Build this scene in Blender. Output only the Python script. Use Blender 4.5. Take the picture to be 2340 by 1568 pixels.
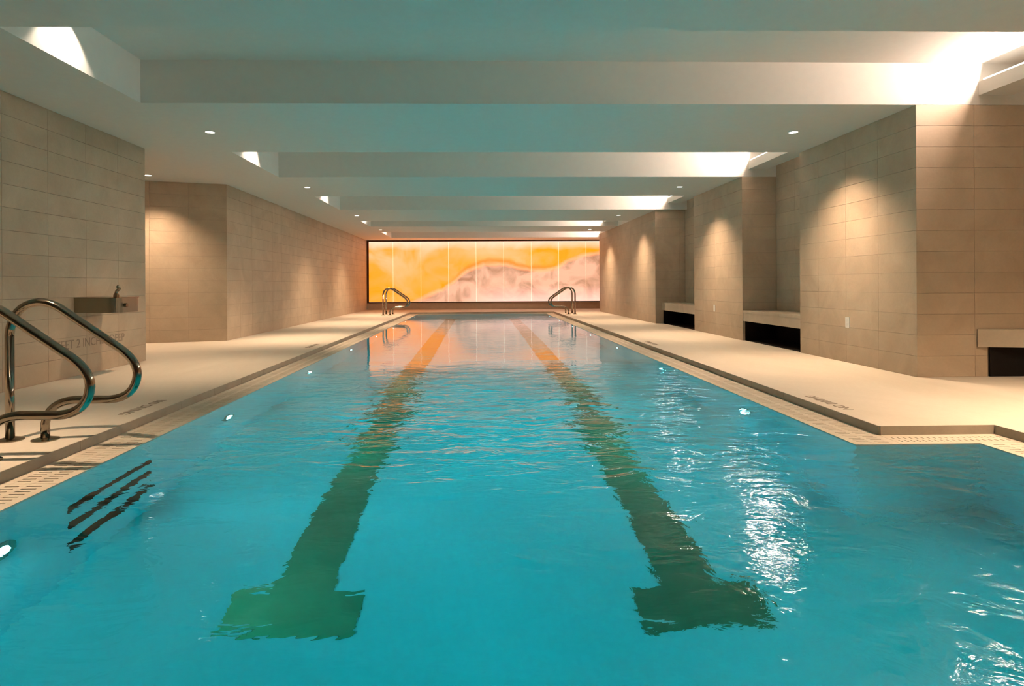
import bpy, bmesh, math, random
from mathutils import Vector, Matrix
R = math.radians
random.seed(7)
for o in list(bpy.data.objects):
    bpy.data.objects.remove(o)
SC = bpy.context.scene
C = SC.collection

# ------------------------------------------------------------------ camera, world, exposure
TH, RO, CAM_H = .026, .0055, .9
d = Vector((math.sin(TH), math.cos(TH), 0)); r = Vector((math.cos(TH), -math.sin(TH), 0)); u = Vector((0, 0, 1))
RX = r * math.cos(RO) - u * math.sin(RO)
UX = r * math.sin(RO) + u * math.cos(RO)
cam_data = bpy.data.cameras.new('camera')
cam = bpy.data.objects.new('camera', cam_data); C.objects.link(cam)
m = Matrix.Identity(4)
for i in range(3):
    m[i][0] = RX[i]; m[i][1] = UX[i]; m[i][2] = -d[i]
m.translation = Vector((0, 0, CAM_H))
cam.matrix_world = m
cam_data.sensor_width = 36; cam_data.lens = 36 * 1400 / 2340
cam_data.shift_x = .01607; cam_data.shift_y = -.0565
cam_data.clip_start = .05; cam_data.clip_end = 100
SC.camera = cam
w = bpy.data.worlds.new('world'); SC.world = w; w.use_nodes = True
w.node_tree.nodes['Background'].inputs[0].default_value = (.9, .85, .8, 1)
w.node_tree.nodes['Background'].inputs[1].default_value = 0.0
SC.view_settings.view_transform = 'Standard'
SC.view_settings.look = 'None'
SC.view_settings.exposure = 0.0
SC.view_settings.gamma = 1
SC.view_settings.use_curve_mapping = False
SC.cycles.use_denoising = True
SC.cycles.sample_clamp_indirect = 8.0
SC.cycles.blur_glossy = .5
SC.cycles.max_bounces = 7
SC.cycles.diffuse_bounces = 4
SC.cycles.transmission_bounces = 4
SC.cycles.glossy_bounces = 3
SC.cycles.use_adaptive_sampling = True
SC.cycles.adaptive_threshold = .05
SC.cycles.adaptive_min_samples = 16
SC.cycles.use_light_tree = False

WARM = (1.0, .72, .475); COVE = (1.0, .76, .63); POOLC = (.62, .88, 1.0); SPOTW = (1, .84, .66)
P_DOWN = 480.; P_POOL = 32.; P_COVE = 62.; P_SIDE = 30.

# layout (metres): x right, y away from the camera, z up, pool deck at z = 0
ZC, ZT = 2.6, 3.0
COFFERS = [(4.07, 5.74, 5.9), (7.83, 9.62, 4.72), (11.7, 13.8, 4.72), (16.2, 17.7, 4.03), (19.5, 21.85, 5.6)]
XL = -3.12
DOWN = [(-2.95, 6.81), (-2.95, 10.6), (-2.96, 14.9), (-3.0, 18.7), (3.53, 6.79), (3.5, 10.61), (3.42, 14.95), (3.4, 18.8),
        (-5.03, 9.45), (-2.95, 2.95), (3.53, 2.95), (3.53, .3), (4.9, 3.5)]  # last entry is an added unseen lamp brightening the alcove end wall
DK = {0: .5, 1: .95, 8: .6, 9: .85, 4: .9, 5: .85, 6: .8, 7: .8, 12: 1.3}   # the left row burns dimmer than the right
LAMP_Y = [2.68 + 2.37 * k for k in range(8)]
PXL, PXR, PXA, PYA, PYN, PYF, ZW = -2.06, 2.22, 2.97, 3.57, .9, 20.35, -.061

def lamp(name, kind, loc, power, col, **k):
    L = bpy.data.lights.new(name, kind); L.energy = power; L.color = col
    for a, b in k.items():
        if a not in ('rot',): setattr(L, a, b)
    o = bpy.data.objects.new(name, L); C.objects.link(o); o.location = loc
    o.rotation_euler = k.get('rot', (0, 0, 0))
    return o

# ------------------------------------------------------------------ node helpers and materials
def mat(name):
    M = bpy.data.materials.new(name); M.use_nodes = True
    N = M.node_tree.nodes; L = M.node_tree.links
    return M, N, L, N['Principled BSDF']

def nd(N, t, **k):
    n = N.new(t)
    for a, b in k.items(): setattr(n, a, b)
    return n

def stone(name, c1, c2, scale=3., rough=.6, random_amt=.0, bump=.02, fine=60., spec=.4, stretch=(1, 1, 1)):
    M, N, L, B = mat(name)
    tc = nd(N, 'ShaderNodeTexCoord'); mp = nd(N, 'ShaderNodeMapping'); mp.inputs['Scale'].default_value = stretch
    geo = nd(N, 'ShaderNodeNewGeometry'); L.new(geo.outputs['Position'], mp.inputs[0])
    n1 = nd(N, 'ShaderNodeTexNoise'); n1.inputs['Scale'].default_value = scale; n1.inputs['Detail'].default_value = 6; n1.inputs['Roughness'].default_value = .6
    n1.inputs['Distortion'].default_value = .8
    L.new(mp.outputs[0], n1.inputs['Vector'])
    n2 = nd(N, 'ShaderNodeTexNoise'); n2.inputs['Scale'].default_value = fine; n2.inputs['Detail'].default_value = 3
    L.new(mp.outputs[0], n2.inputs['Vector'])
    mx = nd(N, 'ShaderNodeMix', data_type='RGBA'); mx.inputs[6].default_value = (*c1, 1); mx.inputs[7].default_value = (*c2, 1)
    ra = nd(N, 'ShaderNodeMapRange'); ra.inputs[1].default_value = .35; ra.inputs[2].default_value = .65
    L.new(n1.outputs[0], ra.inputs[0]); L.new(ra.outputs[0], mx.inputs[0])
    hv = nd(N, 'ShaderNodeHueSaturation'); L.new(mx.outputs[2], hv.inputs['Color'])
    oi = nd(N, 'ShaderNodeObjectInfo')
    ma = nd(N, 'ShaderNodeMapRange'); ma.inputs[3].default_value = 1 - random_amt; ma.inputs[4].default_value = 1 + random_amt
    L.new(oi.outputs['Random'], ma.inputs[0])
    mb = nd(N, 'ShaderNodeMapRange'); mb.inputs[3].default_value = .95; mb.inputs[4].default_value = 1.05
    L.new(n2.outputs[0], mb.inputs[0])
    mm = nd(N, 'ShaderNodeMath', operation='MULTIPLY'); L.new(ma.outputs[0], mm.inputs[0]); L.new(mb.outputs[0], mm.inputs[1])
    L.new(mm.outputs[0], hv.inputs['Value']); L.new(hv.outputs[0], B.inputs['Base Color'])
    B.inputs['Roughness'].default_value = rough; B.inputs['Specular IOR Level'].default_value = spec
    bp = nd(N, 'ShaderNodeBump'); bp.inputs['Strength'].default_value = .5; bp.inputs['Distance'].default_value = bump * .05
    L.new(n2.outputs[0], bp.inputs['Height']); L.new(bp.outputs[0], B.inputs['Normal'])
    return M

def plain(name, c, rough=.6, metal=0., emit=None, strength=1., spec=.4):
    M, N, L, B = mat(name)
    n = nd(N, 'ShaderNodeTexNoise'); n.inputs['Scale'].default_value = 14; n.inputs['Detail'].default_value = 4
    g = nd(N, 'ShaderNodeNewGeometry'); L.new(g.outputs['Position'], n.inputs['Vector'])
    mx = nd(N, 'ShaderNodeMix', data_type='RGBA'); mx.inputs[6].default_value = (*[v * .97 for v in c], 1); mx.inputs[7].default_value = (*[min(1, v * 1.03) for v in c], 1)
    L.new(n.outputs[0], mx.inputs[0]); L.new(mx.outputs[2], B.inputs['Base Color'])
    B.inputs['Roughness'].default_value = rough; B.inputs['Metallic'].default_value = metal; B.inputs['Specular IOR Level'].default_value = spec
    if emit:
        B.inputs['Emission Color'].default_value = (*emit, 1); B.inputs['Emission Strength'].default_value = strength
    return M

M_TILE = stone('limestone_wall_tile', (.47, .365, .26), (.56, .44, .32), 2.2, .5, .035, .03, 45.)
M_GROUT = plain('tile_joint_grout', (.30, .25, .19), .9)
M_DECK = stone('cream_deck_stone', (.62, .53, .43), (.68, .59, .49), 1.1, .55, 0, .04, 35., stretch=(1, .4, 1))
M_CURB = stone('deck_stone_shaded', (.40, .33, .25), (.47, .39, .30), 3, .55, .03, .03, 50.)  # same stone as the deck, shade of its unlit faces put in the colour
M_COPE = stone('gutter_stone', (.58, .48, .37), (.66, .56, .45), 6, .55, .03, .05, 80., stretch=(.4, 2.2, 1))
M_DARK = plain('dark_channel', (.045, .035, .028), .8)
M_SHADE = plain('bench_shade', (.012, .010, .009), .9, spec=.1)  # near-black colour standing in for the shade under the benches
M_PAINT = plain('ceiling_paint', (.86, .82, .755), .75, spec=.2)
M_POOL = stone('pool_plaster', (.64, .80, .77), (.70, .85, .82), 1.2, .8, 0, .1, 25., spec=.1)
M_GREEN = stone('green_lane_tile', (.15, .17, .075), (.19, .21, .10), 4, .7, 0, .05, 40., spec=.1)
M_SLOT = plain('step_recess_dark', (.035, .06, .035), .7)
M_STEEL = plain('polished_steel', (.31, .265, .21), .13, 1.0)
M_STEELD = plain('brushed_steel', (.30, .26, .20), .28, 1.0)
M_FRAME = plain('bronze_frame', (.07, .04, .025), .4, .6)
M_SKIRT = stone('brown_skirting_stone', (.50, .37, .25), (.56, .42, .29), 5, .45, .02, .03, 60.)
M_BENCH = stone('bench_stone', (.50, .42, .32), (.58, .49, .38), 3, .4, .02, .03, 50.)
M_TEXT = plain('engraved_letter_paint', (.30, .235, .18), .8)
M_PLATE = plain('white_plate', (.80, .78, .74), .4)
M_LENS = plain('downlight_lens', (.9, .9, .85), .5, emit=(1, .93, .8), strength=7.)
M_STRIP = plain('cove_strip', (.9, .9, .85), .5, emit=(1, .88, .78), strength=8.)
M_RING = plain('downlight_ring', (.75, .74, .70), .5)
M_PLENS = plain('pool_lamp_lens', (.9, .95, 1), .5, emit=(.75, .92, 1), strength=22.)
M_SEAM = plain('lit_panel_seam', (1, .9, .8), .5, emit=(1, .80, .62), strength=.85)

def onyx():
    M, N, L, B = mat('backlit_amber_glass')
    geo = nd(N, 'ShaderNodeNewGeometry'); sp = nd(N, 'ShaderNodeSeparateXYZ'); L.new(geo.outputs['Position'], sp.inputs[0])
    def mr(src, a, b, c=0., e=1.):
        q = nd(N, 'ShaderNodeMapRange'); q.inputs[1].default_value = a; q.inputs[2].default_value = b
        q.inputs[3].default_value = c; q.inputs[4].default_value = e; L.new(src, q.inputs[0]); return q.outputs[0]
    def mth(op, a, b):
        q = nd(N, 'ShaderNodeMath', operation=op)
        for i, v in enumerate((a, b)):
            if isinstance(v, (int, float)): q.inputs[i].default_value = v
            else: L.new(v, q.inputs[i])
        return q.outputs[0]
    def noise(sc, det, dist, st=(1, 1, 1), off=0.):
        mp = nd(N, 'ShaderNodeMapping'); mp.inputs['Scale'].default_value = st; mp.inputs['Location'].default_value = (off, 0, off)
        L.new(geo.outputs['Position'], mp.inputs[0])
        q = nd(N, 'ShaderNodeTexNoise'); q.inputs['Scale'].default_value = sc; q.inputs['Detail'].default_value = det; q.inputs['Distortion'].default_value = dist
        L.new(mp.outputs[0], q.inputs['Vector']); return q.outputs[0]
    def mix(f, a, b):
        q = nd(N, 'ShaderNodeMix', data_type='RGBA')
        if isinstance(f, (int, float)): q.inputs[0].default_value = f
        else: L.new(f, q.inputs[0])
        for i, v in ((6, a), (7, b)):
            if isinstance(v, tuple): q.inputs[i].default_value = (*v, 1)
            else: L.new(v, q.inputs[i])
        return q.outputs[2]
    X, Z = sp.outputs[0], sp.outputs[2]
    un = mr(X, -4.23, 5.)
    fc = nd(N, 'ShaderNodeFloatCurve'); L.new(un, fc.inputs['Value'])
    cv = fc.mapping.curves[0]
    pts = [(-4.23, .0), (-2.5, .30), (-1.15, .90), (-.15, 1.58), (.8, 1.64), (1.95, 1.46), (2.75, 1.55), (3.6, 1.90), (4.4, 2.1), (5., 2.2)]
    pp = [((x + 4.23) / 9.23, z / 2.6) for x, z in pts]
    cv.points[0].location = pp[0]; cv.points[1].location = pp[-1]
    for p in pp[1:-1]: cv.points.new(*p)
    fc.mapping.update()
    line = mth('MULTIPLY', fc.outputs[0], 2.6)
    n0 = noise(1.2, 4, .6)
    dz = mth('SUBTRACT', mth('ADD', Z, mth('MULTIPLY', mth('SUBTRACT', n0, .5), .35)), line)
    above = mr(dz, -.10, .12)
    n1 = noise(.75, 5, 1.2, (1, 1, 1.4), 3.)
    gold = mix(mr(n1, .42, .66), (1.0, .275, .005), (1., .315, .07))
    n2 = noise(1.0, 6, 1.4, (1, 1, 1.2), 9.)
    mauve = mix(mr(n2, .36, .60), (.36, .165, .09), (.66, .365, .235))
    col = mix(above, mauve, gold)
    # amber fades to pale rose towards the upper middle, thin vein along the fold
    n3 = noise(.6, 3, .8, (1, 1, 1), 17.)
    mid = mth('MULTIPLY', mr(mth('ABSOLUTE', mth('SUBTRACT', X, .3), 0.), 1.9, .2), mr(Z, 1.5, 2.1))
    pale = mth('MULTIPLY', mth('MAXIMUM', mid, mr(n3, .54, .68)), mr(Z, .7, 2.2, .25, 1.))
    col = mix(mth('MULTIPLY', pale, .5), col, (1., .50, .315))
    top = mr(mth('ADD', Z, mth('MULTIPLY', n0, .3)), 2.38, 2.68)
    col = mix(mth('MULTIPLY', top, .85), col, (1., .57, .42))  # backlight glow along the top edge, painted into the emission colour
    low = mth('MULTIPLY', mr(Z, .9, .35), mr(X, -.8, .8))
    col = mix(mth('MULTIPLY', low, .7), col, (.98, .57, .47))
    vein = mth('MULTIPLY', mr(mth('ABSOLUTE', dz, 0.), .10, .0), .45)
    col = mix(vein, col, (.98, .44, .23))
    fold = mth('MULTIPLY', mr(mth('ABSOLUTE', mth('SUBTRACT', dz, .12), 0.), .13, .0), mr(X, -1.4, -.4))
    col = mix(mth('MULTIPLY', mth('MULTIPLY', fold, mr(X, 3.2, 2.2)), .6), col, (.7, .155, .014))
    L.new(col, B.inputs['Emission Color'])
    B.inputs['Emission Strength'].default_value = 1.45; B.inputs['Roughness'].default_value = .25
    dk = nd(N, 'ShaderNodeHueSaturation'); dk.inputs['Value'].default_value = .3; L.new(col, dk.inputs['Color']); L.new(dk.outputs[0], B.inputs['Base Color'])
    return M
M_ONYX = onyx()

def water_mat():
    M, N, L, B = mat('pool_water')
    N.remove(B); out = [n for n in N if n.type == 'OUTPUT_MATERIAL'][0]
    g = nd(N, 'ShaderNodeBsdfGlass'); g.inputs['IOR'].default_value = 1.333; g.inputs['Roughness'].default_value = 0.0
    g.inputs['Color'].default_value = (1, 1, 1, 1)
    L.new(g.outputs[0], out.inputs['Surface'])
    va = nd(N, 'ShaderNodeVolumeAbsorption'); va.inputs['Color'].default_value = (.0, .90, .92, 1); va.inputs['Density'].default_value = 1.4
    L.new(va.outputs[0], out.inputs['Volume'])
    geo = nd(N, 'ShaderNodeNewGeometry')
    def noise(sc, det, dist, st):
        mp = nd(N, 'ShaderNodeMapping'); mp.inputs['Scale'].default_value = st; L.new(geo.outputs['Position'], mp.inputs[0])
        q = nd(N, 'ShaderNodeTexNoise'); q.inputs['Scale'].default_value = sc; q.inputs['Detail'].default_value = det; q.inputs['Distortion'].default_value = dist
        L.new(mp.outputs[0], q.inputs['Vector']); return q.outputs[0]
    def mth(op, a, b):
        q = nd(N, 'ShaderNodeMath', operation=op)
        for i, v in enumerate((a, b)):
            if isinstance(v, (int, float)): q.inputs[i].default_value = v
            else: L.new(v, q.inputs[i])
        return q.outputs[0]
    def mr(src, a, b, c=0., e=1.):
        q = nd(N, 'ShaderNodeMapRange'); q.inputs[1].default_value = a; q.inputs[2].default_value = b
        q.inputs[3].default_value = c; q.inputs[4].default_value = e; L.new(src, q.inputs[0]); return q.outputs[0]
    sp = nd(N, 'ShaderNodeSeparateXYZ'); L.new(geo.outputs['Position'], sp.inputs[0])
    big = noise(1.1, 2, .6, (1, 1, 1))
    mid = noise(5.0, 3, .7, (.7, 1.3, 1))
    fine = noise(22., 2, .3, (.7, 1.3, 1))
    patch = mr(noise(.5, 1, 0, (1, .6, 1)), .35, .65, .45, 1.2)
    calm = mth('MULTIPLY', mr(sp.outputs[0], -1.8, -.9, .3, 1.), mth('MULTIPLY', mr(sp.outputs[1], 2.6, 4.8, .5, 4.2), mr(sp.outputs[1], 5.6, 7.8, 1., .055)))   # jets stir the middle length, far end stiller
    stir = mth('MULTIPLY', mr(sp.outputs[0], .2, 1.6), mr(sp.outputs[1], 4.6, 3.0))   # churned by the return jets in the near right bay
    h = mth('ADD', mth('MULTIPLY', big, .022), mth('MULTIPLY', mid, .016))
    h = mth('ADD', h, mth('MULTIPLY', fine, .0006))
    h = mth('MULTIPLY', h, mth('MULTIPLY', patch, calm))
    h = mth('ADD', h, mth('MULTIPLY', mth('MULTIPLY', noise(7., 4, 1.2, (1, 1, 1)), .008), stir))
    bp = nd(N, 'ShaderNodeBump'); bp.inputs['Strength'].default_value = 1.; bp.inputs['Distance'].default_value = 1.
    L.new(h, bp.inputs['Height']); L.new(bp.outputs[0], g.inputs['Normal'])
    return M
M_WATER = water_mat()

# ------------------------------------------------------------------ object helpers
def link(name, me, m=None, parent=None):
    o = bpy.data.objects.new(name, me); C.objects.link(o)
    if m and me and not me.materials: me.materials.append(m)
    if parent: o.parent = parent
    return o

def tag(o, label=None, cat=None, group=None, kind=None):
    if label: o['label'] = label
    if cat: o['category'] = cat
    if group: o['group'] = group
    if kind: o['kind'] = kind
    return o

def empty(name, loc=(0, 0, 0)):
    o = bpy.data.objects.new(name, None); C.objects.link(o); o.location = loc; o.empty_display_size = .1
    return o

def add_box(bm, x0, x1, y0, y1, z0, z1):
    v = [bm.verts.new(p) for p in ((x0, y0, z0), (x1, y0, z0), (x1, y1, z0), (x0, y1, z0), (x0, y0, z1), (x1, y0, z1), (x1, y1, z1), (x0, y1, z1))]
    for f in ((0, 3, 2, 1), (4, 5, 6, 7), (0, 1, 5, 4), (1, 2, 6, 5), (2, 3, 7, 6), (3, 0, 4, 7)):
        bm.faces.new([v[i] for i in f])

def bm_mesh(bm, name, smooth=False):
    me = bpy.data.meshes.new(name); bm.to_mesh(me); bm.free()
    if smooth:
        for p in me.polygons: p.use_smooth = True
    return me

def boxes(name, lst, m, parent=None, bevel=0.):
    bm = bmesh.new()
    for b in lst: add_box(bm, *b)
    if bevel:
        bmesh.ops.bevel(bm, geom=bm.edges[:], offset=bevel, segments=2, affect='EDGES', clamp_overlap=True)
    return link(name, bm_mesh(bm, name), m, parent)

def prism(name, pts, z0, z1, m, parent=None):
    bm = bmesh.new()
    a = [bm.verts.new((x, y, z0)) for x, y in pts]; b = [bm.verts.new((x, y, z1)) for x, y in pts]
    bm.faces.new(a[::-1]); bm.faces.new(b)
    n = len(pts)
    for i in range(n): bm.faces.new((a[i], a[(i + 1) % n], b[(i + 1) % n], b[i]))
    bmesh.ops.recalc_face_normals(bm, faces=bm.faces[:])
    return link(name, bm_mesh(bm, name), m, parent)

def disc_cyl(bm, r0, z0, z1, n=24, cx=0., cy=0., r1=None):
    r1 = r0 if r1 is None else r1
    a = [bm.verts.new((cx + r0 * math.cos(2 * math.pi * i / n), cy + r0 * math.sin(2 * math.pi * i / n), z0)) for i in range(n)]
    b = [bm.verts.new((cx + r1 * math.cos(2 * math.pi * i / n), cy + r1 * math.sin(2 * math.pi * i / n), z1)) for i in range(n)]
    bm.faces.new(a[::-1]); bm.faces.new(b)
    for i in range(n): bm.faces.new((a[i], a[(i + 1) % n], b[(i + 1) % n], b[i]))

def tube(name, pts, rad, m, parent=None, n=14):
    bm = bmesh.new(); rings = []
    P = [Vector(p) for p in pts]; up = Vector((0, 1, 0))
    for i, p in enumerate(P):
        t = (P[min(i + 1, len(P) - 1)] - P[max(i - 1, 0)]).normalized()
        a = up if abs(t.dot(up)) < .95 else Vector((1, 0, 0))
        s = t.cross(a).normalized(); q = s.cross(t).normalized()
        rings.append([bm.verts.new(p + rad * (math.cos(2 * math.pi * k / n) * s + math.sin(2 * math.pi * k / n) * q)) for k in range(n)])
    for A, Bq in zip(rings, rings[1:]):
        for k in range(n): bm.faces.new((A[k], A[(k + 1) % n], Bq[(k + 1) % n], Bq[k]))
    bm.faces.new(rings[0][::-1]); bm.faces.new(rings[-1])
    bmesh.ops.recalc_face_normals(bm, faces=bm.faces[:])
    return link(name, bm_mesh(bm, name, True), m, parent)

def smooth_path(ctrl, rad=.1, seg=8):
    """polyline with rounded corners"""
    P = [Vector(c) for c in ctrl]; out = [P[0]]
    rs = rad if isinstance(rad, (list, tuple)) else [rad] * len(P)
    for i in range(1, len(P) - 1):
        a, b, c = P[i - 1], P[i], P[i + 1]
        k = rs[i]
        k = min(k, (a - b).length * .49, (c - b).length * .49)
        s, e = b + (a - b).normalized() * k, b + (c - b).normalized() * k
        for j in range(seg + 1):
            t = j / seg
            out.append(s * (1 - t) ** 2 + b * 2 * t * (1 - t) + e * t * t)
    out.append(P[-1]); return out

TILE_CACHE = {}
TW, THT, TJ, TT = .565, .2, .0022, .012
def tile_mesh(wd, ht):
    k = (round(wd, 3), round(ht, 3))
    if k in TILE_CACHE: return TILE_CACHE[k]
    bm = bmesh.new(); c = .001
    lo = [(TJ / 2, 0), (wd - TJ / 2, 0), (wd - TJ / 2, ht - TJ), (TJ / 2, ht - TJ)]
    lo = [(a, z + TJ / 2) for a, z in lo]
    hi = [(lo[0][0] + c, lo[0][1] + c), (lo[1][0] - c, lo[1][1] + c), (lo[2][0] - c, lo[2][1] - c), (lo[3][0] + c, lo[3][1] - c)]
    A = [bm.verts.new((x, 0, z)) for x, z in lo]; Bq = [bm.verts.new((x, -(TT - c), z)) for x, z in lo]; D = [bm.verts.new((x, -TT, z)) for x, z in hi]
    for q, s in ((A, Bq), (Bq, D)):
        for i in range(4): bm.faces.new((q[i], q[(i + 1) % 4], s[(i + 1) % 4], s[i]))
    bm.faces.new(D); bm.faces.new(A[::-1])
    bmesh.ops.recalc_face_normals(bm, faces=bm.faces[:])
    me = bm_mesh(bm, 'tile'); me.materials.append(M_TILE); TILE_CACHE[k] = me
    return me

def tiles(parent, p0, p1, z0=0., z1=ZC, start_full=True, rows=None):
    """tile the vertical face that runs from p0 to p1 (seen from the room, p0 is its LEFT end)"""
    a = Vector((*p0, 0)); b = Vector((*p1, 0)); Ln = (b - a).length; ang = math.atan2(b.y - a.y, b.x - a.x)
    dirv = (b - a).normalized()
    cuts = [0.]
    if start_full:
        while cuts[-1] + TW < Ln - .02: cuts.append(cuts[-1] + TW)
        cuts.append(Ln)
    else:
        q = Ln
        back = [Ln]
        while back[-1] - TW > .02: back.append(back[-1] - TW)
        back.append(0.); cuts = back[::-1]
    z = z0
    while z < z1 - .01:
        h = min(THT, z1 - z)
        for s, e in zip(cuts, cuts[1:]):
            o = link('tile', tile_mesh(e - s, h), None, parent)
            o.location = a + dirv * s + Vector((0, 0, z)); o.rotation_euler = (0, 0, ang)
        z += THT

# ------------------------------------------------------------------ floor (deck), curb, gutter
CX0, CX1, CXA, CYA, CYF, CYN = -2.35, 2.51, 3.25, 3.79, 20.62, .62   # deck edge around the pool
RX0, RX1, RY0, RY1 = -6.3, 6.2, -3.2, 23.3
DZ = -.25
floor = boxes('floor', [
    (RX0, CX0, RY0, RY1, DZ, 0), (CX0, RX1, CYF, RY1, DZ, 0), (CX1, RX1, CYA, CYF, DZ, 0),
    (CXA, RX1, RY0, CYA, DZ, 0), (CX0, CXA, RY0, CYN, DZ, 0)], M_DECK)
tag(floor, 'cream stone deck running around the whole pool', 'floor', kind='structure')

# curb: vertical tiles on the deck edge, each piece by itself
curb = empty('trim_1'); tag(curb, 'deck stone curb coloured as in shade, stepping down from deck to gutter', 'curb', kind='structure')
CURB_CACHE = {}
def curb_run(p0, p1):
    a = Vector((*p0, 0)); b = Vector((*p1, 0)); Ln = (b - a).length; ang = math.atan2(b.y - a.y, b.x - a.x); dv = (b - a).normalized()
    n = max(1, round(Ln / .6)); wd = Ln / n
    k = round(wd, 3)
    if k not in CURB_CACHE:
        bm = bmesh.new(); add_box(bm, .0015, wd - .0015, -.008, .0, -.06, .0008)
        me = bm_mesh(bm, 'curb_tile'); me.materials.append(M_CURB); CURB_CACHE[k] = me
    for i in range(n):
        o = link('curb_tile', CURB_CACHE[k], None, curb); o.location = a + dv * (i * wd); o.rotation_euler = (0, 0, ang)
curb_run((CX0, CYN), (CX0, CYF)); curb_run((CX0, CYF), (CX1, CYF)); curb_run((CX1, CYF), (CX1, CYA))
curb_run((CX1, CYA), (CXA, CYA)); curb_run((CXA, CYA), (CXA, CYN)); curb_run((CXA, CYN), (CX0, CYN))

# gutter: coping slab under slotted grates
ZG = -.056
gut = empty('trim_2'); tag(gut, 'beige slotted overflow gutter between curb and water', 'gutter', kind='structure')
ZD = ZG - .019
boxes('gutter_channel', [(CX0, PXL - .03, CYN, CYF, DZ, ZD), (PXR + .03, CX1, CYA, CYF, DZ, ZD), (PXL - .03, PXR + .03, PYF + .03, CYF, DZ, ZD),
                         (PXR + .03, CXA, PYA + .03, CYA, DZ, ZD), (PXA + .03, CXA, CYN, PYA + .03, DZ, ZD), (PXL - .03, PXA + .03, CYN, PYN - .03, DZ, ZD)], M_DARK, gut)
GR = {}
def grate_mesh(ln, wd):
    """grate piece lying along +x, ln long, wd wide in +y, top at z 0; two rows of cross slots"""
    k = (round(ln, 3), round(wd, 3))
    if k in GR: return GR[k]
    bm = bmesh.new(); e = .002; t = .018
    rails = [(0, .055), (wd * .5 - .018, wd * .5 + .018), (wd - .05, wd)]
    for a, b in rails: add_box(bm, e, ln - e, a + (0 if a else .001), b, -t, 0)
    pitch = .036; n = int((ln - 2 * e) / pitch); pt = (ln - 2 * e) / n
    for i in range(n):
        x = e + i * pt
        for (a0, a1), (b0, b1) in zip(rails, rails[1:]):
            add_box(bm, x + (.0 if i == 0 else .0045), x + pt - .0045 if i < n - 1 else ln - e, a1, b0, -t, -.0004)
    me = bm_mesh(bm, 'grate'); me.materials.append(M_COPE); GR[k] = me
    return me
def grate_run(p0, p1, wd):
    a = Vector((*p0, 0)); b = Vector((*p1, 0)); Ln = (b - a).length; ang = math.atan2(b.y - a.y, b.x - a.x); dv = (b - a).normalized()
    n = max(1, round(Ln / .6)); l = Ln / n
    for i in range(n):
        o = link('grate', grate_mesh(l, wd), None, gut); o.location = a + dv * (i * l) + Vector((0, 0, ZG)); o.rotation_euler = (0, 0, ang)
WL = PXL - CX0 - .008; WR = CX1 - PXR - .008; WF = CYF - PYF - .008; WA = CYA - PYA - .008; WQ = CXA - PXA - .008
# along +x local, width towards local +y (left of travel): run so that the width points to the water
grate_run((CX0 + .008, CYF - .008), (CX0 + .008, CYN), WL)           # left side, travelling towards the camera
grate_run((CX1 - .008, PYA), (CX1 - .008, PYF), WR)                   # right side
grate_run((CX1 - .008, CYF - .008), (CX0 + WL, CYF - .008), WF)       # far end
grate_run((CXA - .008, CYA - .008), (CX1 - .008, CYA - .008), WA)     # bay end
grate_run((CXA - .008, CYN), (CXA - .008, PYA), WQ)                   # bay side
grate_run((CX0 + WL, CYN + .01), (CXA - WQ, CYN + .01), PYN - CYN - .01)

# ------------------------------------------------------------------ pool basin and water
FL = -1.33
basin = empty('pool_basin'); tag(basin, 'pale plastered pool basin with two green lane lines', 'pool', kind='structure')
boxes('basin_floor', [(PXL - .3, PXA + .3, PYN - .3, PYF + .3, FL - .2, FL)], M_POOL, basin)
TOPW = ZG - .0185
SY0, SY1 = 3.12, 3.9
slots = [(-.60, -.50), (-.84, -.74), (-1.08, -.98)]
lst = [(PXL - .3, PXL, PYN - .3, SY0, FL, TOPW), (PXL - .3, PXL, SY1, PYF + .3, FL, TOPW)]
zs = [TOPW] + [v for s in slots[::1] for v in (s[1], s[0])] + [FL]
for k in range(0, len(zs), 2): lst.append((PXL - .3, PXL, SY0, SY1, zs[k + 1], zs[k]))
boxes('basin_wall', lst, M_POOL, basin)
boxes('basin_wall', [(PXR, PXR + .3, PYA, PYF + .3, FL, TOPW), (PXR + .3, PXA + .3, PYA, PYA + .3, FL, TOPW), (PXA, PXA + .3, PYN - .3, PYA, FL, TOPW)], M_POOL, basin)
boxes('basin_wall', [(PXL, PXR, PYF, PYF + .3, FL, TOPW), (PXL, PXA, PYN - .3, PYN, FL, TOPW)], M_POOL, basin)
for z0, z1 in slots:
    boxes('step_recess', [(PXL - .12, PXL - .10, SY0, SY1, z0, z1), (PXL - .10, PXL - .001, SY0, SY1, z0, z0 + .004), (PXL - .10, PXL - .001, SY0, SY1, z1 - .004, z1),
                          (PXL - .10, PXL - .001, SY0, SY0 + .004, z0, z1), (PXL - .10, PXL - .001, SY1 - .004, SY1, z0, z1)], M_SLOT, basin)
for cx in (-.89, 1.05):
    boxes('lane_line', [(cx - .15, cx + .15, 3.06, 18.8, FL, FL + .004), (cx - .31, cx + .31, 2.76, 3.06, FL, FL + .004), (cx - .31, cx + .31, 18.8, 19.1, FL, FL + .004)], M_GREEN, basin)

E_ = .14
wp = [(PXL - E_, PYN - E_), (PXA + E_, PYN - E_), (PXA + E_, PYA + E_), (PXR + E_, PYA + E_), (PXR + E_, PYF + E_), (PXL - E_, PYF + E_)]
water = prism('water', wp, FL - .05, ZW, M_WATER)
tag(water, 'clear turquoise rippled water filling the pool', 'water', kind='stuff')

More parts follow.
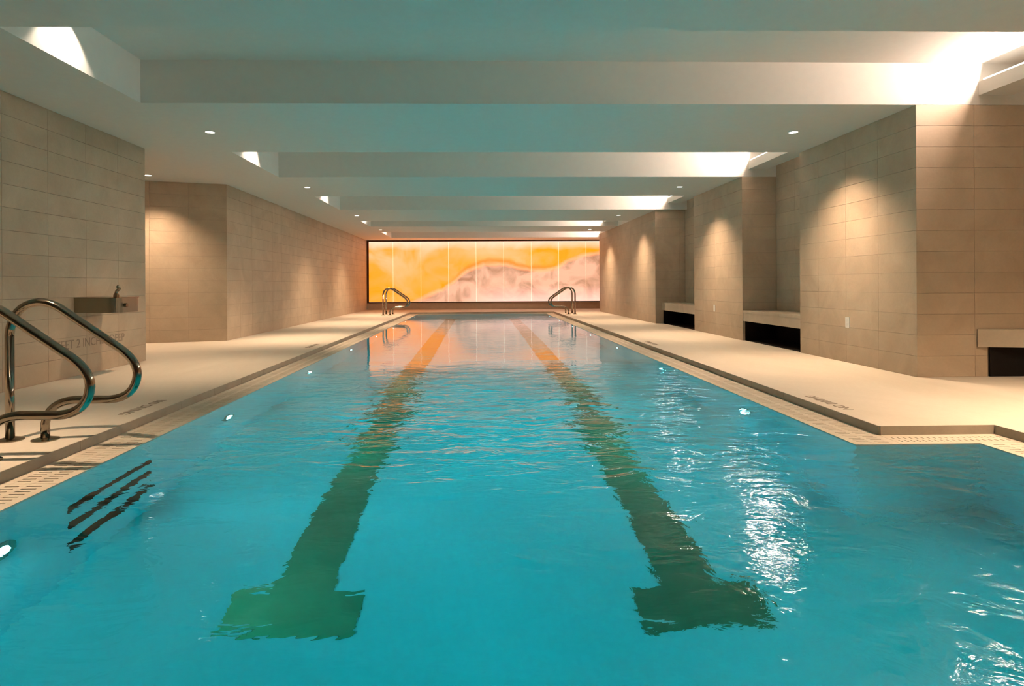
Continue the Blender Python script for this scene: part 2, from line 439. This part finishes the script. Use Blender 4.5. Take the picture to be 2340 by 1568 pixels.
# underwater lamps
bm = bmesh.new(); disc_cyl(bm, .085, 0, .012, 28); ring_me = bm_mesh(bm, 'lamp_ring'); ring_me.materials.append(M_STEEL)
bm = bmesh.new(); disc_cyl(bm, .042, .012, .020, 24, r1=.034); plens_me = bm_mesh(bm, 'lamp_lens'); plens_me.materials.append(M_PLENS)
ordl = ['nearest', 'second', 'third', 'fourth', 'fifth', 'sixth', 'seventh', 'farthest']
for side in (-1, 1):
    for k, y in enumerate(LAMP_Y):
        if side == -1: x = PXL
        elif k == 0: continue
        else: x = PXR
        z = -.56
        o = empty('pool_light', (x, y, z)); o.rotation_euler = (0, R(90) if side == -1 else R(-90), 0)
        if side == -1: lab = '%s glowing round lamp under water in left pool wall' % ordl[k]
        else: lab = '%s glowing round lamp under water in right pool wall' % ordl[k - 1].replace('seventh', 'farthest')
        tag(o, lab, 'pool light', 'lamps set in the pool walls')
        link('lamp_ring', ring_me, None, o); link('lamp_lens', plens_me, None, o)
        lamp('pool_lamp_glow', 'AREA', (x - side * .03, y, z), P_POOL * (1. if k < 3 else .75 if k == 3 else .5), POOLC, shape='DISK', size=.09, spread=R(150), rot=(0, R(-90 + 28) if side == -1 else R(90 - 28), 0))

# added unseen lamp that brightens the water of the near right bay
o = empty('pool_light', (PXA, 1.9, -.56)); o.rotation_euler = (0, R(-90), 0)
tag(o, 'added unseen lamp under water in side wall of the near right bay', 'pool light', 'lamps set in the pool walls')
link('lamp_ring', ring_me, None, o); link('lamp_lens', plens_me, None, o)
lamp('pool_lamp_glow', 'AREA', (PXA - .03, 1.9, -.56), P_POOL * .8, POOLC, shape='DISK', size=.09, spread=R(150), rot=(0, R(90 - 28), 0))

# ------------------------------------------------------------------ walls
def wall(name, lst, label, m=M_GROUT):
    o = boxes(name, lst, m); tag(o, label, 'wall', kind='structure'); return o
XA = -4.1; XB = -4.2
wl = wall('wall_left', [(RX0, XA - TT, RY0, 7.63 - TT, 0, ZC)], 'near left wall of stone tiles holding the drinking fountain')
tiles(wl, (XA - TT, 1.98), (XA - TT, 7.63), start_full=False)
tiles(wl, (XA - TT, 7.63 - TT), (RX0, 7.63 - TT))
we = prism('wall_left_recess', [(XB - TT, 10.3 + TT), (XB - TT, 10.9), (RX0, 10.9), (RX0, 9.62 + TT)], 0, ZC, M_GROUT)
tag(we, 'warm lit tiled end wall of the left recess', 'wall', kind='structure')
tiles(we, (RX0, 9.62 + TT), (XB - TT, 10.3 + TT), start_full=False)
wf = wall('wall_left_far', [(RX0, XB - TT, 10.31, RY1, 0, ZC)], 'long far left wall of stone tiles')
tiles(wf, (XB - TT, 10.3), (XB - TT, 22.98))
wall('wall_left_outer', [(RX0 - .2, RX0, RY0, RY1, 0, ZT)], 'outer left wall closing the recess', M_TILE)
XP = 4.17; XN = 4.72; XF = 4.03
pl = wall('wall_right', [(XP + TT, RX1, 5.74 + TT, 7.87 - TT, 0, ZC), (XP + TT, RX1, 5.74 + TT, 7.83, ZC, ZT)], 'near right tiled wall section with small white plate')
tiles(pl, (XP + TT, 7.87), (XP + TT, 5.74), start_full=False)
tiles(pl, (XP, 5.74 + TT), (4.86, 5.74 + TT), 0, .4)
tiles(pl, (XP, 5.74 + TT), (RX1 - .3, 5.74 + TT), .4, ZC)
p2 = wall('wall_right_middle', [(XP + TT, RX1, 9.62 + TT, 11.8 - TT, 0, ZC)], 'middle right tiled wall section between the two bench niches')
tiles(p2, (XP + TT, 11.8), (XP + TT, 9.62), start_full=False)
tiles(p2, (XP, 9.62 + TT), (XN, 9.62 + TT))
p3 = wall('wall_right_far', [(XF + TT, RX1, 13.95 + TT, 20.5, 0, ZC)], 'far right tiled wall section beside the amber glass wall')
tiles(p3, (XF + TT, 20.5), (XF + TT, 13.95), start_full=False)
tiles(p3, (XF, 13.95 + TT), (XN, 13.95 + TT))
n2 = wall('wall_niche_near', [(XN + TT, RX1, 7.87 - TT, 9.62 + TT, 0, ZT)], 'tiled back wall of the near bench niche')
tiles(n2, (XN + TT, 9.62), (XN + TT, 7.87), 0, ZT)
n3 = wall('wall_niche_far', [(XN + TT, RX1, 11.8 - TT, 13.95 + TT, 0, ZT)], 'tiled back wall of the far bench niche')
tiles(n3, (XN + TT, 13.95), (XN + TT, 11.8), 0, ZT)
n1 = wall('wall_right_outer', [(RX1, RX1 + .2, RY0, RY1, 0, ZT)], 'outer right wall behind the seating alcove', M_TILE)
wall('wall_back', [(RX0, RX1, RY0 - .2, RY0, 0, ZT)], 'back wall behind the camera end of the pool', M_TILE)
wfar = wall('wall_far', [(RX0, RX1, 23.05, RY1, 0, ZT)], 'far end wall behind the amber glass', M_PAINT)
boxes('skirting', [(XB, RX1, 23.0, 23.05, 0, .25)], M_SKIRT, wfar)

# ------------------------------------------------------------------ ceiling with coffers
ceil = boxes('ceiling', [(RX0, RX1, RY0, RY1, ZT, ZT + .1)], M_PAINT); tag(ceil, 'white painted ceiling with deep coffers between flat beams', 'ceiling', kind='structure')
ys = [RY0] + [v for c in COFFERS for v in c[:2]] + [RY1 - .25]
for i in range(0, len(ys), 2):
    boxes('beam', [(RX0, RX1, ys[i], ys[i + 1], ZC + .0005, ZT)], M_PAINT, ceil)
for a, b, xr in COFFERS:
    boxes('soffit', [(RX0, XL, a, b, ZC + .0005, ZT)], M_PAINT, ceil)
    if xr < RX1 - .1: boxes('soffit', [(xr + (0 if xr != XN else .02), RX1, a, b, ZC + .0005, ZT)], M_PAINT, ceil)

# light coves on the right, one per coffer
cl = ['nearest', 'second', 'third', 'fourth', 'farthest']
SH = [(4.78, 5.10, 2.69, 2.82), (4.28, 4.58, 2.72, 2.85), (4.28, 4.58, 2.74, 2.86), (3.62, 3.90, 2.72, 2.82), (4.35, 4.6, 2.72, 2.84)]
for k, ((a, b, xr), (x0, x1, z0, z1)) in enumerate(zip(COFFERS, SH)):
    o = empty('light_cove', (x0, a, z0)); tag(o, '%s white shelf hiding a light strip in right end of a ceiling coffer' % cl[k], 'cove light', 'light coves in the coffers')
    e = boxes('cove_shelf', [(0, x1 - x0, .002, b - a - .002, 0, z1 - z0)], M_PAINT, o)
    s = boxes('light_strip', [(.008, .026, .05, b - a - .05, z1 - z0, z1 - z0 + .016)], M_STRIP, o)
    lamp('cove_glow', 'AREA', (x0 + .012, (a + b) / 2, z1 + .03), P_COVE * (1. if k == 0 else .95) * (b - a) / 1.8, COVE, shape='RECTANGLE', size=.055, size_y=b - a - .1, rot=(0, R(180 - 76), 0))

# ------------------------------------------------------------------ downlights
bm = bmesh.new(); n = 28
ro, ri = .062, .048
vs = [[bm.verts.new((rr * math.cos(2 * math.pi * i / n), rr * math.sin(2 * math.pi * i / n), z)) for i in range(n)] for rr, z in ((ro, 0), (ro, -.004), (ri, -.004), (ri, .0))]
for A, Bq in zip(vs, vs[1:]):
    for i in range(n): bm.faces.new((A[i], A[(i + 1) % n], Bq[(i + 1) % n], Bq[i]))
trim_me = bm_mesh(bm, 'trim_ring'); trim_me.materials.append(M_RING)
bm = bmesh.new(); disc_cyl(bm, .047, -.0025, -.0005, 24); lens_me = bm_mesh(bm, 'lens'); lens_me.materials.append(M_LENS)
dn = {0: 'nearest downlight in view over the left deck', 1: 'second downlight over the left deck', 2: 'third downlight over the left deck', 3: 'farthest downlight over the left deck',
      4: 'nearest downlight in view over the right deck', 5: 'second downlight over the right deck', 6: 'third downlight over the right deck', 7: 'farthest downlight over the right deck',
      8: 'downlight in the ceiling of the left recess'}
for k, (x, y) in enumerate(DOWN):
    if k < 9:
        o = empty('downlight', (x, y, ZC)); tag(o, 'small round glowing ' + dn[k], 'downlight', 'round downlights in the beams')
        link('trim_ring', trim_me, None, o); link('lens', lens_me, None, o)
    lamp('downlight_beam', 'SPOT', (x, y, ZC - .012), P_DOWN * DK.get(k, 1.), WARM, spot_size=R(84 if k in (0, 1, 9) else 110), spot_blend=1., shadow_soft_size=.04)
for k, (a, b, xr) in enumerate(COFFERS):
    yc = a + (b - a) * .36
    o = empty('accent_light', (XL + .16, yc, ZT)); tag(o, 'bright small accent spot washing left end of the %s ceiling coffer' % cl[k], 'spotlight', 'accent spots at coffer ends')
    bm = bmesh.new(); disc_cyl(bm, .03, -.05, -.002, 18); c_ = link('housing', bm_mesh(bm, 'housing'), M_RING, o)
    bm = bmesh.new(); disc_cyl(bm, .024, -.053, -.050, 18); link('lens', bm_mesh(bm, 'lens'), M_LENS, o)
    lamp('accent_beam', 'SPOT', (XL + .16, yc, ZT - .06), P_SIDE, SPOTW, spot_size=R(100), spot_blend=.35, shadow_soft_size=.02, rot=(0, R(35), 0))

# ------------------------------------------------------------------ amber glass wall
aw = empty('glass_wall', (0, 23.0, .26)); tag(aw, 'wide backlit amber and rose marbled glass wall closing the far end', 'glass wall')
seams = [-5.2 + .0, -4.19] + [-3.229 + 1.034 * k for k in range(9)] + [6.18]
seams = seams[1:]
for s, e in zip(seams, seams[1:]):
    boxes('glass_panel', [(s + .006, e - .006, -.03, 0., .035, 2.27)], M_ONYX, aw, bevel=.004)
boxes('light_slot', [(XB + .02, 6.18, .005, .02, .02, 2.3)], M_SEAM, aw)
boxes('frame', [(XB + .001, XB + .075, -.05, .03, -.0, 2.335)], M_FRAME, aw)
boxes('frame', [(XB + .075, 6.18, -.05, .03, 2.285, 2.335)], M_FRAME, aw)
boxes('frame', [(XB + .075, 6.18, -.05, .03, -.005, .03)], M_FRAME, aw)

# ------------------------------------------------------------------ benches
def bench(name, y0, y1, label):
    o = empty(name, (XP + .005, y0, 0)); tag(o, label, 'bench', 'stone benches in the wall niches')
    wd = XN - XP - .01
    n = 3; l = (y1 - y0) / n
    boxes('seat', [(0, wd, i * l + .002, (i + 1) * l - .002, .44, .48) for i in range(n)], M_BENCH, o, .003)
    boxes('front_panel', [(.004, .03, .002, y1 - y0 - .002, .31, .4395)], M_BENCH, o)
    boxes('shade_panel', [(.035, wd, .004, y1 - y0 - .004, .0005, .008), (wd - .02, wd, .004, y1 - y0 - .004, .008, .43), (.035, wd - .02, .004, .02, .008, .43),
                           (.035, wd - .02, y1 - y0 - .02, y1 - y0 - .004, .008, .43)], M_SHADE, o)  # panels painted dark as the shade below the seat
    return o
bench('bench', 7.87, 9.62, 'stone bench with dark space below in the near wall niche')
bench('bench', 11.8, 13.95, 'stone bench with dark space below in the far wall niche')
o = empty('bench', (4.75, 5.73, 0)); tag(o, 'stone bench cut off by right picture edge beside tiled wall', 'bench', 'stone benches in the wall niches')
pr = prism('seat', [(0, 0), (0, -.004), (1.4, -.36), (1.4, 0)], .285, .455, M_BENCH, o)
boxes('shade_panel', [(.12, 1.4, -.004, .006, .0005, .284)], M_SHADE, o)  # dark sheet painted as the shaded hollow under the seat

# switch plates
for y, z, lab in ((6.84, .455, 'small white outlet plate low on near right wall section'), (10.78, .47, 'small white outlet plate low on middle right wall section')):
    o = empty('outlet_plate', (XP, y, z)); tag(o, lab, 'outlet', 'outlet plates on the right wall')
    boxes('cover', [(-.006, 0, -.04, .04, -.06, .06)], M_PLATE, o, .002)
    boxes('socket', [(-.008, -.006, -.018, .018, .008, .038), (-.008, -.006, -.018, .018, -.038, -.008)], M_RING, o)

# ------------------------------------------------------------------ handrails
def rail(x0, y, flip, label):
    """figure-four pool rail; x measured from the rear post towards the water"""
    o = empty('pool_handrail', (x0, y, 0)); tag(o, label, 'handrail', 'steel pool handrails')
    f = -1 if flip else 1
    P = [(0, 0), (0, .62)]
    def q(a, b, c, n=8):
        return [(a[0] * (1 - t) ** 2 + 2 * b[0] * t * (1 - t) + c[0] * t * t, a[1] * (1 - t) ** 2 + 2 * b[1] * t * (1 - t) + c[1] * t * t) for t in [i / n for i in range(n + 1)]]
    P += q((0, .62), (.015, .80), (.17, .815)); P += q((.17, .815), (.235, .815), (.30, .775), 6)[1:]
    P.append((.645, .535))
    P += q((.645, .535), (.745, .46), (.742, .38))[1:]; P += q((.742, .38), (.73, .245), (.58, .235))[1:]
    P.append((.38, .235))
    P += q((.38, .235), (.225, .225), (.205, .10))[1:]; P.append((.205, 0))
    tube('tube', [(f * a, 0, b) for a, b in P], .024, M_STEEL, o)
    for xx in (0, .205):
        bm = bmesh.new(); disc_cyl(bm, .072, 0, .006, 28, f * xx); disc_cyl(bm, .072, .006, .016, 28, f * xx, r1=.035)
        link('flange', bm_mesh(bm, 'flange'), M_STEEL, o)
rail(-2.776, 3.69, False, 'back steel rail of the near left pair, standing fully in view')
rail(-2.776, 3.25, False, 'front steel rail of the near left pair, cut off by picture edge')
rail(-2.95, 18.8, False, 'front steel rail of the far left pair by the amber wall')
rail(-2.95, 19.4, False, 'back steel rail of the far left pair by the amber wall')
rail(2.92, 18.7, True, 'front steel rail of the far right pair by the amber wall')
rail(2.92, 19.3, True, 'back steel rail of the far right pair by the amber wall')

# ------------------------------------------------------------------ drinking fountain
F = empty('drinking_fountain', (XA, 6.3, .64)); tag(F, 'steel wall mounted drinking fountain on the near left wall', 'fountain')
def rounded(x0, x1, y0, y1, rr, n=8):
    pts = [(x0, y0)]
    for i in range(n + 1):
        a = -math.pi / 2 + i / n * math.pi / 2; pts.append((x1 - rr + rr * math.cos(a), y0 + rr + rr * math.sin(a)))
    for i in range(n + 1):
        a = i / n * math.pi / 2; pts.append((x1 - rr + rr * math.cos(a), y1 - rr + rr * math.sin(a)))
    pts.append((x0, y1)); return pts
bas = prism('basin', rounded(0, .43, 0, .46, .10), 0, .15, M_STEELD, F)
rim = prism('rim', rounded(0, .438, -.006, .466, .10), .15, .158, M_STEEL, F)
tube('spout', smooth_path([(.37, .09, .158), (.37, .09, .22), (.41, .09, .25), (.38, .09, .27)], .03, 4), .016, M_STEEL, F, 10)
bm = bmesh.new(); disc_cyl(bm, .028, .158, .185, 16, .37, .09); disc_cyl(bm, .02, .185, .20, 16, .37, .09); link('spout_base', bm_mesh(bm, 'spout_base'), M_STEEL, F)
bm = bmesh.new(); disc_cyl(bm, .022, 0, .03, 16); me = bm_mesh(bm, 'push_button'); b_ = link('push_button', me, M_STEEL, F); b_.location = (.428, .13, .075); b_.rotation_euler = (0, R(90), 0)

# ------------------------------------------------------------------ lettering
def text(body, size, loc, rot, parent, name='lettering', bold=.0):
    cu = bpy.data.curves.new(name, 'FONT'); cu.body = body; cu.size = size; cu.extrude = .0006; cu.offset = bold; cu.align_x = 'CENTER'; cu.align_y = 'CENTER'
    t = bpy.data.objects.new('tmp', cu); C.objects.link(t)
    bpy.context.view_layer.update()
    me = bpy.data.meshes.new_from_object(t.evaluated_get(bpy.context.evaluated_depsgraph_get()))
    bpy.data.objects.remove(t)
    me.materials.clear(); me.materials.append(M_TEXT)
    o = link(name, me, None, parent); o.location = loc; o.rotation_euler = rot; o['label'] = 'dark letters reading ' + body
    return o
t = text('4 FEET 2 INCHES DEEP', .125, (XA + .0015, 6.56, .325), (R(90), 0, R(90)), wl)
for y in (4.66, 9.3): text('NO DIVING', .105, (-2.53, y, .0012), (0, 0, R(-90)), floor, bold=.0015)
for y in (4.57, 9.3): text('NO DIVING', .105, (2.63, y, .0012), (0, 0, R(90)), floor, bold=.0015)
